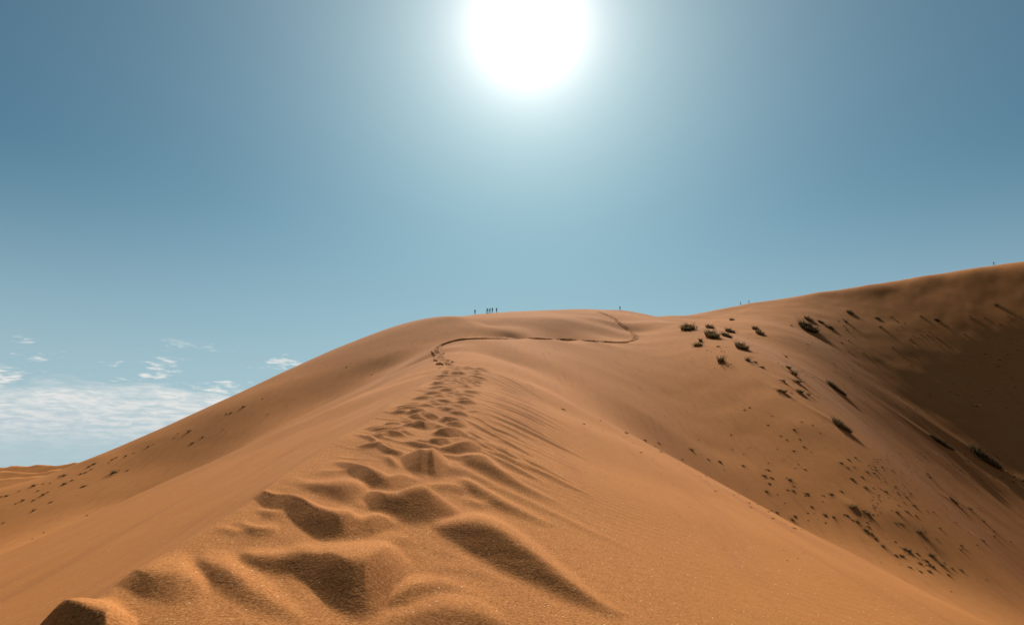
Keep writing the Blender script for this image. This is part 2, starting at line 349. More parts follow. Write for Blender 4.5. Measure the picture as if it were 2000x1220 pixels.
# ------------------------------------------------------------------ grass tufts: (pixel x, pixel y, width in pixels)
T_HEAD = [(1345, 643, 38), (1387, 641, 24), (1392, 659, 44), (1427, 649, 24), (1420, 657, 24), (1363, 675, 18), (1368, 667, 14), (1450, 681, 32), (1409, 706, 18), (1430, 625, 12), (1476, 643, 15), (1485, 654, 20), (1403, 677, 8), (1461, 704, 12), (1475, 707, 12), (1488, 717, 9)]
T_HUM = [(1581, 645, 46), (1581, 626, 24), (1604, 630, 12), (1612, 636, 10), (1624, 642, 17), (1661, 612, 18), (1652, 629, 8), (1545, 636, 9), (1715, 622, 10), (1831, 626, 11), (1799, 618, 8), (1947, 596, 8), (1899, 624, 7), (1906, 792, 11), (1869, 770, 8), (1687, 690, 8), (1720, 640, 8)]
T_MID = [(1535, 698, 11), (1540, 719, 20), (1551, 731, 18), (1529, 746, 20), (1557, 747, 24), (1527, 766, 26), (1562, 767, 25), (1578, 771, 11), (1545, 767, 8), (1634, 762, 36), (1645, 836, 36), (1841, 868, 40), (1925, 899, 54), (1978, 930, 11), (1995, 938, 12), (1890, 901, 8), (1811, 926, 9), (1815, 933, 9)]
T_STREW = [(1464, 795, 8), (1454, 800, 5), (1508, 812, 6), (1500, 829, 6), (1565, 823, 6), (1586, 829, 8), (1551, 838, 7), (1600, 844, 7), (1525, 850, 7), (1536, 858, 7), (1562, 857, 7), (1570, 872, 6), (1584, 882, 6), (1550, 880, 8), (1572, 916, 7),
 (1663, 934, 15), (1690, 951, 10), (1682, 930, 11), (1642, 903, 9), (1654, 912, 8), (1656, 896, 10), (1670, 893, 6), (1667, 911, 9), (1692, 920, 10), (1706, 923, 10), (1696, 908, 6), (1710, 917, 7), (1715, 932, 7), (1728, 958, 11), (1748, 949, 8), (1777, 963, 10), (1770, 971, 7), (1764, 980, 9), (1784, 986, 12), (1770, 998, 11), (1788, 1006, 11), (1752, 1000, 10), (1740, 996, 6), (1822, 999, 8), (1810, 997, 6), (1834, 1030, 13), (1796, 1039, 19), (1828, 1051, 10), (1760, 1022, 8), (1748, 1020, 7), (1876, 1064, 11), (1876, 1073, 7), (1864, 982, 24), (1894, 995, 15), (1876, 1000, 10), (1864, 1019, 9), (1920, 1019, 11), (1920, 1056, 19), (1940, 1038, 8), (1942, 1049, 13), (1972, 1058, 10), (1908, 1064, 7), (1642, 958, 13), (1623, 964, 11)]
T_FOOT = [(1099, 799, 13), (1140, 828, 10), (1152, 832, 6), (1173, 821, 5), (1176, 841, 7), (1222, 845, 13), (1218, 854, 5), (1236, 865, 7), (1259, 860, 10), (1286, 865, 12), (1251, 883, 9), (1278, 887, 6), (1290, 882, 13), (1332, 897, 5), (1327, 905, 6), (1349, 877, 16), (1383, 897, 9), (1405, 901, 15), (1451, 909, 8), (1499, 917, 13), (1492, 928, 12), (1507, 933, 10), (1502, 943, 12), (1543, 937, 8), (1550, 949, 9), (1538, 956, 7), (1549, 958, 10), (1576, 963, 13), (1497, 959, 8), (1518, 965, 6), (1368, 930, 7), (1378, 929, 6), (1380, 940, 6), (1397, 959, 5), (1442, 964, 7), (1432, 966, 6), (1463, 982, 9), (1466, 990, 9), (1479, 985, 5), (1501, 999, 11), (1517, 1000, 9), (1510, 1012, 8), (1552, 1007, 13), (1547, 1014, 10), (1551, 1031, 16), (1565, 1034, 6), (1585, 989, 8), (1611, 1004, 12), (1628, 1009, 8), (1652, 1005, 13), (1666, 991, 21), (1690, 1000, 20), (1664, 1014, 7), (1674, 1018, 9), (1695, 1027, 10), (1690, 1034, 13), (1698, 1040, 15), (1709, 1050, 13), (1724, 1065, 10), (1748, 1083, 15), (1760, 1084, 12), (1770, 1073, 19), (1790, 1079, 10), (1819, 1084, 15), (1806, 1093, 18), (1796, 1099, 10), (1818, 1105, 14), (1814, 1114, 12), (1840, 1103, 10), (1858, 1109, 12), (1876, 1112, 10), (1776, 1107, 10), (1797, 1115, 10), (1852, 1122, 7), (1856, 1154, 7), (1926, 1131, 5)]
T_LEFT = [(514, 778, 6), (476, 794, 8), (443, 808, 9), (452, 806, 8), (523, 809, 5), (435, 839, 4), (370, 842, 10), (341, 855, 7), (348, 846, 4), (396, 854, 8), (377, 865, 10), (290, 872, 6), (301, 867, 6), (262, 884, 4), (246, 890, 8), (228, 893, 8), (220, 897, 6), (213, 904, 6), (185, 905, 11), (174, 911, 10), (179, 916, 7), (224, 922, 14), (250, 918, 9), (168, 922, 8), (158, 925, 8), (118, 929, 8), (126, 928, 8), (98, 943, 6), (85, 944, 6), (126, 945, 11), (141, 938, 8), (66, 948, 8), (38, 958, 8), (14, 967, 9), (2, 969, 7), (165, 949, 13), (85, 966, 9), (66, 977, 10), (75, 958, 6), (66, 996, 10), (100, 980, 9), (170, 1007, 4), (86, 1040, 7), (7, 1020, 6), (63, 1052, 5), (94, 961, 7), (45, 977, 7), (31, 983, 7), (677, 716, 5), (726, 731, 5)]
SETS = [T_HEAD, T_HUM, T_MID, T_STREW, T_FOOT, T_LEFT]
TUFTS = []          # (set, index, X, Y, width in metres, tail direction)
for si, st in enumerate(SETS):
    t_ = np.array(st, float)
    X, Y, ok = cast(t_[:, 0], t_[:, 1])
    up = (-26, -17) if si != 5 else (22, -12)
    X2, Y2, ok2 = cast(t_[:, 0] + up[0], t_[:, 1] + up[1])
    for i in range(len(st)):
        if not ok[i]: continue
        d = np.array([X2[i] - X[i], Y2[i] - Y[i]]); d = d / (np.linalg.norm(d) + 1e-9)
        TUFTS.append((si, i, X[i], Y[i], t_[i, 2] * math.hypot(X[i], Y[i]) / FPX, d))

def relief(X, Y, r):
    """slow relief of wind-worked sand on top of the surveyed form"""
    z = 0.004 * r * 0.12 * fbm(X * .09, Y * .09, 3, 3) * sstep(r, 8, 60)
    # grooves running along the left flank
    lf = sstep(-X, 2.0, 3.2) * sstep(-r, -75, -55)
    z = z + lf * (0.010 + 0.0006 * r) * (vnoise(X * 1.3 + .05 * Y, Y * .035, 11) + .6 * vnoise(X * 3.7 + .12 * Y, Y * .06, 12) + .35 * vnoise(X * 9 + .2 * Y, Y * .1, 13))
    # the brink between the trampled top and the left flank
    dl = np.maximum(-(X + 1.95 + .08 * vnoise(Y * .8, Y * 0, 14)), 0)
    z = z - .30 * dl * np.exp(-dl / 1.8) * sstep(-Y, -19.5, -16) + .02 * np.exp(-((X + 1.9) / .13) ** 2) * sstep(-Y, -19.5, -16)
    # wind-combed ribs across the top, running obliquely down the right flank
    cb = sstep(X, -2.0, -1.4) * sstep(-X, -.9, .7) * sstep(-Y, -17, -11) * sstep(Y, 1.5, 3)
    p_ = X * .62 + Y * .78; q_ = -X * .78 + Y * .62
    p_ = p_ + .25 * vnoise(X * 1.1, Y * .7, 46)
    z = z + cb * (.014 * vnoise(p_ * 2.2, q_ * .55, 47) +   .0022 * (1 - 2 * np.abs(vnoise(p_ * 4.5, q_ * .8, 48))) + .0015 * vnoise(p_ * 11, q_ * 1.6, 49))
    # streamers down the bowl's right side
    wall = sstep(X, 36, 70) * sstep(Y, 90, 120) * sstep(-Y, -330, -285)
    u = X * .95 + Y * .28; v = -X * .28 + Y * .95
    z = z + wall * .36 * (.36 * vnoise(u * .10, v * .014, 21) + .15 * vnoise(u * .26, v * .022, 22) + .05 * vnoise(u * .6, v * .05, 23))
    # shallow waves above the end of the track
    wv = sstep(X, 32, 44) * sstep(-X, -95, -70) * sstep(Y, 175, 210)
    z = z + wv * .5 * vnoise(u * .05 + .3, v * .06, 31)
    # the churned strip just below the break of the ridge
    ch = sstep(Y, 12.6, 14.0) * sstep(-Y, -19.5, -18.3) * sstep(X, -1.75, -1.6) * sstep(-X, 0.55, .85)
    z = z + ch * (.022 * vnoise(X * 4.5, Y * 2.2, 41) + .014 * vnoise(X * 9, Y * 4, 42))
    # faint scuffing over the whole trampled top
    tr = sstep(X, -1.95, -1.7) * sstep(-X, -2.2, .2) * sstep(-Y, -18, -14)
    z = z + tr * .0028 * fbm(X * 3.2 + .9 * Y, Y * 1.4, 45, 3)
    for si, i, tx, ty, tw, d in TUFTS:
        if tw < 1.15: continue
        if si == 5: continue
        s = tw * .5
        dx = X - tx; dy = Y - ty
        k = np.where(dx * dx + dy * dy < (s * 9) ** 2)
        if not len(k[0]): continue
        al = dx[k] * d[0] + dy[k] * d[1]; ac = -dx[k] * d[1] + dy[k] * d[0]
        tail = np.where(al > 0, np.exp(-(al / (s * 3.4)) ** 2), np.exp(-(al / (s * .7)) ** 2))
        z[k] += (.20 if Y[k].mean() < 150 and tx < 70 else .12) * s * tail * np.exp(-(ac / (s * .62)) ** 2)
    return z
def ground(X, Y):
    X = np.atleast_1d(np.asarray(X, float)); Y = np.atleast_1d(np.asarray(Y, float))
    return base(X, Y) + relief(X, Y, np.hypot(X, Y))

# ------------------------------------------------------------------ mesh helper and tags
def mesh_np(name, V, F, smooth=True):
    V = np.asarray(V, np.float32); F = np.asarray(F, np.int32); k = F.shape[1]
    me = D.meshes.new(name); me.vertices.add(len(V)); me.vertices.foreach_set('co', V.ravel())
    me.loops.add(F.size); me.loops.foreach_set('vertex_index', F.ravel())
    me.polygons.add(len(F)); me.polygons.foreach_set('loop_start', np.arange(0, F.size, k, dtype=np.int32))
    me.polygons.foreach_set('loop_total', np.full(len(F), k, np.int32))
    me.polygons.foreach_set('use_smooth', np.full(len(F), smooth))
    me.update(calc_edges=True); me.validate(); return me
def link(name, me, mat=None, parent=None):
    o = D.objects.new(name, me); C.objects.link(o)
    if mat and not len(me.materials): me.materials.append(mat)
    if parent: o.parent = parent
    return o
def tag(o, label=None, cat=None, group=None, kind=None):
    if label: o['label'] = label
    if cat: o['category'] = cat
    if group: o['group'] = group
    if kind: o['kind'] = kind
    return o

# ------------------------------------------------------------------ materials
def sand_material(name, far=False):
    m = D.materials.new(name); m.use_nodes = True; n = NT(m.node_tree)
    geo = n.add('ShaderNodeNewGeometry'); pos = geo.outputs['Position']
    big = n.noise(pos, 0.035, 4.0, 0.55); mid = n.noise(pos, 1.3, 4.0, 0.6)
    grain = n.noise(pos, 75.0, 2.0, 0.65)
    sx = n.add('ShaderNodeSeparateXYZ'); n.l.new(pos, sx.inputs[0])
    coarse = n.math('MULTIPLY', n.ramp(sx.outputs[0], -2.6, -1.7, .3, 1.0), n.ramp(sx.outputs[0], -.4, 2.2, 1.0, .55))                              # coarse grains lag on the crest and the right flank
    grain = n.math('ADD', n.math('MULTIPLY', n.math('SUBTRACT', grain, .5), coarse), .5)
    col = n.mix(n.ramp(big, .35, .65), (.334, .133, .041, 1), (.380, .157, .051, 1))
    col = n.mix(n.ramp(mid, .3, .7, 0, .35), col, (.290, .114, .030, 1))
    col = n.mix(n.ramp(grain, .51, .66, 0, .62), col, (.14, .052, .018, 1))        # dark mineral grains
    col = n.mix(n.ramp(grain, .47, .32, 0, .62), col, (.47, .245, .10, 1))          # pale quartz grains
    mp2 = n.add('ShaderNodeMapping'); mp2.inputs['Scale'].default_value = (1.1, .05, .3); mp2.inputs['Rotation'].default_value = (0, 0, math.radians(4)); n.l.new(pos, mp2.inputs['Vector'])
    col = n.mix(n.ramp(n.noise(mp2.outputs[0], 1.6, 5.0, .62, dist=.4), .50, .72, 0, .42), col, (.235, .088, .034, 1))   # bands of heavy dark mineral left by the wind
    vo = n.add('ShaderNodeTexVoronoi', feature='F1'); vo.inputs['Scale'].default_value = 120.0; n.l.new(pos, vo.inputs['Vector'])
    sepc = n.add('ShaderNodeSeparateColor'); n.l.new(vo.outputs['Color'], sepc.inputs[0])
    speck = n.math('MULTIPLY', n.math('GREATER_THAN', sepc.outputs[0], .9950), n.math('LESS_THAN', vo.outputs['Distance'], .38))
    col = n.mix(speck, col, (.80, .68, .50, 1))  # scattered pale grains, with the sun's glints on them painted into the base colour
    b = n.add('ShaderNodeBsdfPrincipled'); n.l.new(col, b.inputs['Base Color'])
    b.inputs['Roughness'].default_value = 1.0; b.inputs['Specular IOR Level'].default_value = .015
    # ripples and grain as fine relief
    mp = n.add('ShaderNodeMapping'); mp.inputs['Rotation'].default_value = (0, 0, math.radians(24)); n.l.new(pos, mp.inputs['Vector'])
    wav = n.add('ShaderNodeTexWave', wave_type='BANDS', bands_direction='Y', wave_profile='SIN')
    n.l.new(mp.outputs[0], wav.inputs['Vector']); wav.inputs['Scale'].default_value = 2.3; wav.inputs['Distortion'].default_value = 3.0
    wav.inputs['Detail'].default_value = 2.0; wav.inputs['Detail Scale'].default_value = .7
    rip = n.math('MULTIPLY', wav.outputs['Fac'], n.ramp(n.noise(pos, .22, 2.0), .40, .60, 0, .0024))
    hgt = n.math('ADD', rip, n.math('MULTIPLY', grain, .0042))
    hgt = n.math('ADD', hgt, n.math('MULTIPLY', n.noise(pos, 14.0, 3.0, .6), .006))
    bp = n.add('ShaderNodeBump'); bp.inputs['Strength'].default_value = .55; bp.inputs['Distance'].default_value = 1.0
    n.l.new(hgt, bp.inputs['Height'])
    if not far: n.l.new(bp.outputs[0], b.inputs['Normal'])
    o = n.add('ShaderNodeOutputMaterial'); n.l.new(b.outputs[0], o.inputs[0]); return m
def plain(name, col, rough=.9, vary=.25, scale=6.0):
    m = D.materials.new(name); m.use_nodes = True; n = NT(m.node_tree)
    tcn = n.add('ShaderNodeTexCoord')
    c2 = tuple(c * (1 - vary) for c in col)
    c = n.mix(n.noise(tcn.outputs['Object'], scale, 3.0), col + (1,), c2 + (1,))
    b = n.add('ShaderNodeBsdfPrincipled'); n.l.new(c, b.inputs['Base Color']); b.inputs['Roughness'].default_value = rough
    b.inputs['Specular IOR Level'].default_value = .15
    o = n.add('ShaderNodeOutputMaterial'); n.l.new(b.outputs[0], o.inputs[0]); return m
M_SAND = sand_material('dune sand'); M_FARSAND = sand_material('distant dune sand', True)
def grass_material():
    m = D.materials.new('dry dune grass'); m.use_nodes = True; n = NT(m.node_tree)
    tcn = n.add('ShaderNodeTexCoord'); oi = n.add('ShaderNodeObjectInfo')
    f = n.math('ADD', n.math('MULTIPLY', n.noise(tcn.outputs['Object'], 7.0, 3.0), .8), n.math('MULTIPLY', oi.outputs['Random'], .3))
    col = n.mix(n.ramp(f, .3, .75), (.042, .036, .018, 1), (.16, .105, .048, 1))
    d1 = n.add('ShaderNodeBsdfDiffuse'); n.l.new(col, d1.inputs[0]); t1 = n.add('ShaderNodeBsdfTranslucent'); n.l.new(col, t1.inputs[0])
    mx = n.add('ShaderNodeMixShader'); mx.inputs[0].default_value = .3; n.l.new(d1.outputs[0], mx.inputs[1]); n.l.new(t1.outputs[0], mx.inputs[2])
    o = n.add('ShaderNodeOutputMaterial'); n.l.new(mx.outputs[0], o.inputs[0]); return m
M_GRASS = grass_material()
M_CLOD = plain('dark clods', (.10, .05, .025), .95, .4, 3.0)

# ------------------------------------------------------------------ the dunes: one sheet, finer near the viewer, out to the horizon
fine = np.radians(np.arange(-44.0, 44.001, .0815))
side = np.radians(44 + np.cumsum(np.geomspace(.3, 7.2, 46)) * (136 / np.cumsum(np.geomspace(.3, 7.2, 46))[-1]))
AZ = np.r_[-side[::-1][1:], fine, side]
AZ = np.r_[AZ]                                   # closes at 180 degrees
def rings(a, b, q): return np.geomspace(a, b, max(2, int(math.log(b / a) / q)))[:-1]
RR = np.r_[rings(1.2, 2.6, .03), rings(2.6, 6.5, .0060), rings(6.5, 19.5, .0034), rings(19.5, 20, .008), rings(20, 55, .010), rings(55, 350, .0068), rings(350, 900, .03), rings(900, 30000, .09), 30000.0]
nA, nR = len(AZ), len(RR)
GX = np.sin(AZ)[:, None] * RR[None]; GY = np.cos(AZ)[:, None] * RR[None]
GZ = base(GX, GY)
RS = relief(GX, GY, np.hypot(GX, GY)); RS[:, RR > 480] = 0
SCR = scarps(AZ, RR)
def blur(a, axis, n=1):
    for _ in range(n):
        p = np.pad(a, [(1, 1) if k == axis else (0, 0) for k in (0, 1)], mode='edge')
        a = .25 * np.take(p, range(0, a.shape[axis]), axis) + .5 * a + .25 * np.take(p, range(2, a.shape[axis] + 2), axis)
    return a
near_ = blur(blur(SCR, 0, 10), 1, 4); kk = sstep(RR, 6.0, 8.0)[None]
SCR = near_ * (1 - kk) + blur(blur(SCR, 0, 3), 1, 2) * kk * 1.1
ia = np.where(np.abs(AZ) < math.radians(43.9))[0]; ib = np.where(RR < 19.8)[0]
sub = np.ix_(ia, ib); S_ = SCR[sub]; B_ = (GZ + RS)[sub]; da = AZ[ia[1]] - AZ[ia[0]]
for _ in range(26):                                                          # loose sand slumps back to its angle of repose
    Zt = B_ + S_; g = np.hypot(np.gradient(Zt, RR[ib], axis=1), np.gradient(Zt, da, axis=0) / RR[ib][None])
    mk = sstep(blur(g, 0, 2), .64, .82) * sstep(S_, .0005, .004)
    if mk.max() < .05: break
    S_ = S_ * (1 - mk) + blur(blur(S_, 0, 3), 1, 2) * mk
SCR[sub] = S_
GZ = GZ + RS + SCR
k0 = RR < 2.2
GZ[:, k0] = GZ[:, k0] * (RR[k0] / 2.2) ** .15 + (1 - (RR[k0] / 2.2) ** .15) * -1.2
V = np.stack([GX, GY, GZ], -1).reshape(-1, 3)
i, j = np.meshgrid(np.arange(nA), np.arange(nR - 1), indexing='ij'); i2 = (i + 1) % nA
F = np.stack([i * nR + j, i2 * nR + j, i2 * nR + j + 1, i * nR + j + 1], -1).reshape(-1, 4)
F = F[:, ::-1]
me = mesh_np('sand_dunes', V, F)
tag(link('sand_dunes', me, M_SAND), kind='structure')
def zs(x, y): return float(ground(x, y)[0])

# ------------------------------------------------------------------ distant dunes on the left horizon
gx = np.linspace(-2300, 300, 330); gy = np.linspace(700, 2600, 260)
FX, FY = np.meshgrid(gx, gy, indexing='ij')
def ridge(row, Yr, wob, seed, sl_f=.42, sl_b=.45):
    pxs, pys = zip(*row); a, mm = ray(pxs, pys)
    cz = np.interp(FX / Yr, a, mm) * Yr
    yc = Yr + wob * fbm(FX / 260, FX * 0, seed, 3)
    d = FY - yc
    return cz - np.where(d < 0, -d * sl_f, d * sl_b)
R1 = ridge([(-300, 902), (-60, 909), (0, 907), (38, 907.5), (52, 904), (66, 904.5), (90, 906.5), (112, 901.5), (122, 898.5), (131, 901), (170, 897), (230, 888), (400, 902), (900, 905)], 1700, 60, 51)
R2 = ridge([(-300, 915), (0, 918), (40, 921), (75, 915), (110, 912), (150, 905), (200, 900), (400, 908), (900, 915)], 1250, 70, 55, .40)
R3 = ridge([(-300, 925), (0, 934), (50, 930), (110, 925), (200, 915), (900, 922)], 900, 50, 58, .36)
FZ = np.maximum(np.maximum(R1, R2), np.maximum(R3, -46)) + 2.0 * fbm(FX / 90, FY / 90, 61, 3) - 1.0
FZ -= 60 * (1 - sstep(FX, gx[0], gx[0] + 120) * sstep(-FX, -gx[-1], -gx[-1] + 120) * sstep(FY, gy[0], gy[0] + 60) * sstep(-FY, -gy[-1], -gy[-1] + 120))
ni, nj = FX.shape
i, j = np.meshgrid(np.arange(ni - 1), np.arange(nj - 1), indexing='ij')
F = np.stack([i * nj + j, (i + 1) * nj + j, (i + 1) * nj + j + 1, i * nj + j + 1], -1).reshape(-1, 4)
tag(link('far_dunes', mesh_np('far_dunes', np.stack([FX, FY, FZ], -1).reshape(-1, 3), F), M_FARSAND), kind='structure')

# ------------------------------------------------------------------ foot track along the brink
def catmull(p, n):
    p = np.vstack([2 * p[0] - p[1], p, 2 * p[-1] - p[-2]]); out = []
    for k in range(1, len(p) - 2):
        t = np.linspace(0, 1, n, endpoint=False)[:, None]; a, b, c, d = p[k - 1:k + 3]
        out.append(.5 * (2 * b + (c - a) * t + (2 * a - 5 * b + 4 * c - d) * t ** 2 + (3 * b - a - 3 * c + d) * t ** 3))
    return np.vstack(out + [p[-2][None]])
ti = catmull(np.array([(876, 716), (870, 710), (862, 700), (855, 690), (853, 682), (860, 673), (876, 666.5), (905, 661), (960, 659), (1050, 660), (1110, 661.5), (1160, 664.5), (1205, 667), (1228, 665), (1240, 659), (1238, 651), (1226, 641), (1210, 630), (1200, 621), (1185, 613), (1165, 606.5)], float), 40)
cX, cY, cok = cast(ti[:, 0], ti[:, 1] + 1.6)
ti = np.stack([cX, cY], -1)[cok]
bad = np.r_[False, np.hypot(*np.diff(ti, axis=0).T) > 6.0]; ti = ti[~bad]
for _ in range(25): ti[1:-1] = .25 * ti[:-2] + .5 * ti[1:-1] + .25 * ti[2:]
ln = ti; seg = np.r_[0, np.cumsum(np.hypot(*np.diff(ln, axis=0).T))]
s_ = np.arange(0, seg[-1], .13); ln = np.stack([np.interp(s_, seg, ln[:, 0]), np.interp(s_, seg, ln[:, 1])], -1)
tg = np.gradient(ln, axis=0); tg /= np.linalg.norm(tg, axis=1)[:, None]; nr = np.stack([-tg[:, 1], tg[:, 0]], -1)
offs = np.linspace(-1, 1, 13); WID = .85
wander = .12 * vnoise(s_ * .3, s_ * 0, 71); wob_ = .85 + .4 * vnoise(s_ * .45, s_ * 0, 73)
PX = ln[:, None, 0] + nr[:, None, 0] * (offs[None] * WID * wob_[:, None] + wander[:, None]); PY = ln[:, None, 1] + nr[:, None, 1] * (offs[None] * WID * wob_[:, None] + wander[:, None])
bz = ground(PX.ravel(), PY.ravel()).reshape(PX.shape)
step = np.sin(s_[:, None] * 2 * math.pi / .75 + np.sign(offs)[None] * 1.57)
S2 = np.broadcast_to(s_[:, None], PX.shape); O2 = np.broadcast_to(offs[None], PX.shape)
rl =   .09 * np.exp(-((np.abs(O2) - .62) / .18) ** 2) - .09 * np.exp(-(O2 / .42) ** 2) * (.5 + .5 * step) + .11 * vnoise(S2 * 2.2, O2 * 3 + 5, 72) * (1 - np.abs(O2))
edge = np.where(np.abs(O2) > .95, -.45, 0)
PZ = bz + (.11 + rl) * (1 - O2 ** 6) + edge - .7 * (1 - sstep(S2, .3, 4.0)) - .5 * sstep(S2, s_[-1] - 5, s_[-1])
n1_, n2_ = PX.shape
i, j = np.meshgrid(np.arange(n1_ - 1), np.arange(n2_ - 1), indexing='ij')
F = np.stack([i * n2_ + j, i * n2_ + j + 1, (i + 1) * n2_ + j + 1, (i + 1) * n2_ + j], -1).reshape(-1, 4)[:, ::-1]
tag(link('footpath', mesh_np('footpath', np.stack([PX, PY, PZ], -1).reshape(-1, 3), F), M_SAND), kind='structure')

# ------------------------------------------------------------------ grass tufts
def tuft_mesh(name, seed, clumps, blades, hgt, fuzz):
    """a clump lying along +X, one unit long: low woody hearts overgrown by many bent, tapering blades"""
    r = random.Random(seed); bm = bmesh.new()
    for c in range(clumps):
        t = (c + .5) / clumps
        cx_ = (t - .5) * .72 if clumps > 1 else 0.0; cy_ = r.uniform(-.07, .07) if clumps > 1 else 0.0
        rad = r.uniform(.15, .23) * (1.15 - abs(t - .4)) if clumps > 1 else .34
        hh = hgt * r.uniform(.75, 1.15) * (1.1 - .5 * t if clumps > 1 else 1)
        res = bmesh.ops.create_icosphere(bm, subdivisions=2, radius=rad)
        for v in res['verts']:
            k = 1 + .5 * (r.random() - .5)
            v.co = Vector((cx_ + v.co.x * k * .85, cy_ + v.co.y * k * .8, max(v.co.z, -rad * .6) / rad * hh * .42 * k))
        for _ in range(blades):
            a = r.uniform(0, 2 * math.pi); q = math.sqrt(r.random()) * rad * 1.1
            p = Vector((cx_ + math.cos(a) * q * 1.15, cy_ + math.sin(a) * q, -.03))
            a2 = a + r.uniform(-.9, .9); L = hh * r.uniform(.45, 1.15) * fuzz; wd = r.uniform(.006, .014)
            out = Vector((math.cos(a2), math.sin(a2), 0)); lean = r.uniform(.1, .5) + 1.6 * q / rad * r.random()
            sd = Vector((-out.y, out.x, 0)).lerp(out, r.uniform(-.5, .5)).normalized() * wd
            p1 = p + out * L * lean * .4 + Vector((0, 0, L * .62)); p2 = p + out * L * lean * 1.0 + Vector((0, 0, L * r.uniform(.55, 1.0)))
            v = [bm.verts.new(c_) for c_ in (p - sd, p + sd, p1 + sd * .8, p1 - sd * .8, p2)]
            bm.faces.new((v[0], v[1], v[2], v[3])); bm.faces.new((v[3], v[2], v[4]))
    me = D.meshes.new(name); bm.to_mesh(me); bm.free()
    me.materials.append(M_GRASS); return me
TM_BIG = [tuft_mesh('bush', 100 + k, (4, 5, 6, 5)[k], 120, (.20, .23, .17, .21)[k], (1.0, .9, 1.05, .95)[k]) for k in range(4)]
TM_SMALL = [tuft_mesh('grass_tuft', 200 + k, (1, 2, 1, 3, 2)[k], (90, 60, 80, 45, 55)[k], (.30, .24, .36, .2, .27)[k], (1.2, 1.1, 1.3, 1.1, 1.2)[k]) for k in range(5)]
BIGLAB = {
 (0, 0): 'large dark bush nearest the dip of the skyline, left end of the upper bush cluster',
 (0, 1): 'low broken tuft just above the largest bush of the upper cluster',
 (0, 2): 'widest dark bush in the middle of the upper bush cluster',
 (0, 3): 'domed dark bush at the right end of the upper bush cluster',
 (0, 4): 'slanting dark tuft between the widest bush and the domed bush',
 (0, 5): 'dark wedge-shaped tuft below the leftmost bush, lower of a pair',
 (0, 6): 'small fuzzy tuft below the leftmost bush, upper of a pair',
 (0, 7): 'wide ragged tuft below and right of the upper bush cluster',
 (0, 8): 'lone upright tuft on the pale bowl slope below the upper bushes',
 (0, 9): 'small dark tuft high above the domed bush, near the skyline',
 (0, 10): 'thin flat tuft right above the round one, right of the upper cluster',
 (0, 11): 'round dark tuft right of the upper bush cluster',
 (1, 0): 'biggest dark hummock bush with a long shadow on the right dune face',
 (1, 1): 'dark tuft directly above the biggest hummock bush',
 (1, 4): 'small peaked tuft right of the biggest hummock bush',
 (1, 5): 'dark tuft with a crumbling shadow, upper right of the biggest hummock bush',
 (2, 1): 'upper tuft of the slanting cluster on the mid bowl slope',
 (2, 2): 'second tuft from the top of the slanting cluster on the mid slope',
 (2, 3): 'faint tuft at the left of the slanting cluster on the mid slope',
 (2, 4): 'tuft with a long thin shadow at the right of the slanting cluster',
 (2, 5): 'thick dark tuft at the lower left of the slanting cluster',
 (2, 6): 'thick dark tuft at the lower right of the slanting cluster',
 (2, 9): 'lone elongated bush right of the slanting cluster, by the dark face',
 (2, 10): 'lone elongated bush in the middle of the right slope, below the others',
 (2, 11): 'long dark bush at the edge of the deep shade near the right border',
 (2, 12): 'largest pale-topped bush near the right border of the picture',
 (3, 41): 'dark tuft with a tail amid the lowest tufts right of centre of the slope',
 (3, 47): 'broad dark tuft left of a twin below the shaded face at right',
 (3, 56): 'broad low tuft near the right border among the lowest strewn tufts',
 (4, 50): 'left of two bushy dark tufts midway along the line at the bowl foot',
 (4, 51): 'right of two bushy dark tufts midway along the line at the bowl foot',
 (4, 61): 'thick tuft at the upper left of the lowest tuft patch at bowl foot',
 (4, 64): 'widest tuft in the middle of the lowest tuft patch at bowl foot',
}
ZONES = {   # small tufts, by the patch they stand in: (x0, x1, y0, y1, phrase)
 0: [(0, 2000, 0, 2000, 'the sprigs around the upper bush cluster')],
 1: [(0, 1700, 0, 2000, 'the litter of sprigs beside the biggest hummock bush'), (1700, 2000, 0, 700, 'the thin row high on the dark right face'), (0, 2000, 700, 2000, 'the pair low on the dark right face')],
 2: [(0, 1600, 0, 2000, 'the sprigs within the slanting cluster'), (1600, 1900, 0, 2000, 'the sprigs left of the largest border bush'), (1900, 2000, 0, 2000, 'the sprigs below the largest border bush')],
 3: [(0, 1625, 0, 935, 'the thin scatter high on the bowl slope'), (1625, 1735, 0, 960, 'the patch in the middle of the bowl slope'), (1625, 1830, 940, 1012, 'the diagonal row right of the middle patch'), (1620, 1850, 1012, 2000, 'the loose group above the lowest patch'), (1850, 2000, 0, 1030, 'the group nearest the dark right face'), (0, 2000, 0, 2000, 'the group low by the right border')],
 4: [(0, 1300, 0, 2000, 'the start of the line along the bowl foot'), (1300, 1485, 0, 915, 'the spaced row along the bowl foot'), (1485, 1600, 0, 970, 'the dense knot midway along the bowl foot'), (1300, 1485, 915, 2000, 'the specks hugging the near ridge edge'), (1485, 1575, 970, 2000, 'the knot peeping over the near ridge edge'), (1575, 1730, 0, 2000, 'the long diagonal row along the bowl foot'), (1730, 2000, 0, 2000, 'the lowest patch at the bowl foot')],
 5: [(600, 2000, 0, 2000, 'the upper left flank under the summit'), (320, 600, 0, 2000, 'the left skyline slope above the clouds edge'), (200, 320, 0, 2000, 'the left skyline slope near the cloud bank'), (0, 200, 0, 952, 'the cluster at the far left skyline'), (0, 2000, 0, 2000, 'the far left flank below the skyline')]}
def zone(si, px, py):
    for z_ in ZONES[si]:
        if z_[0] <= px < z_[1] and z_[2] <= py < z_[3]: return z_[4]
TLAB = {}
members = {}
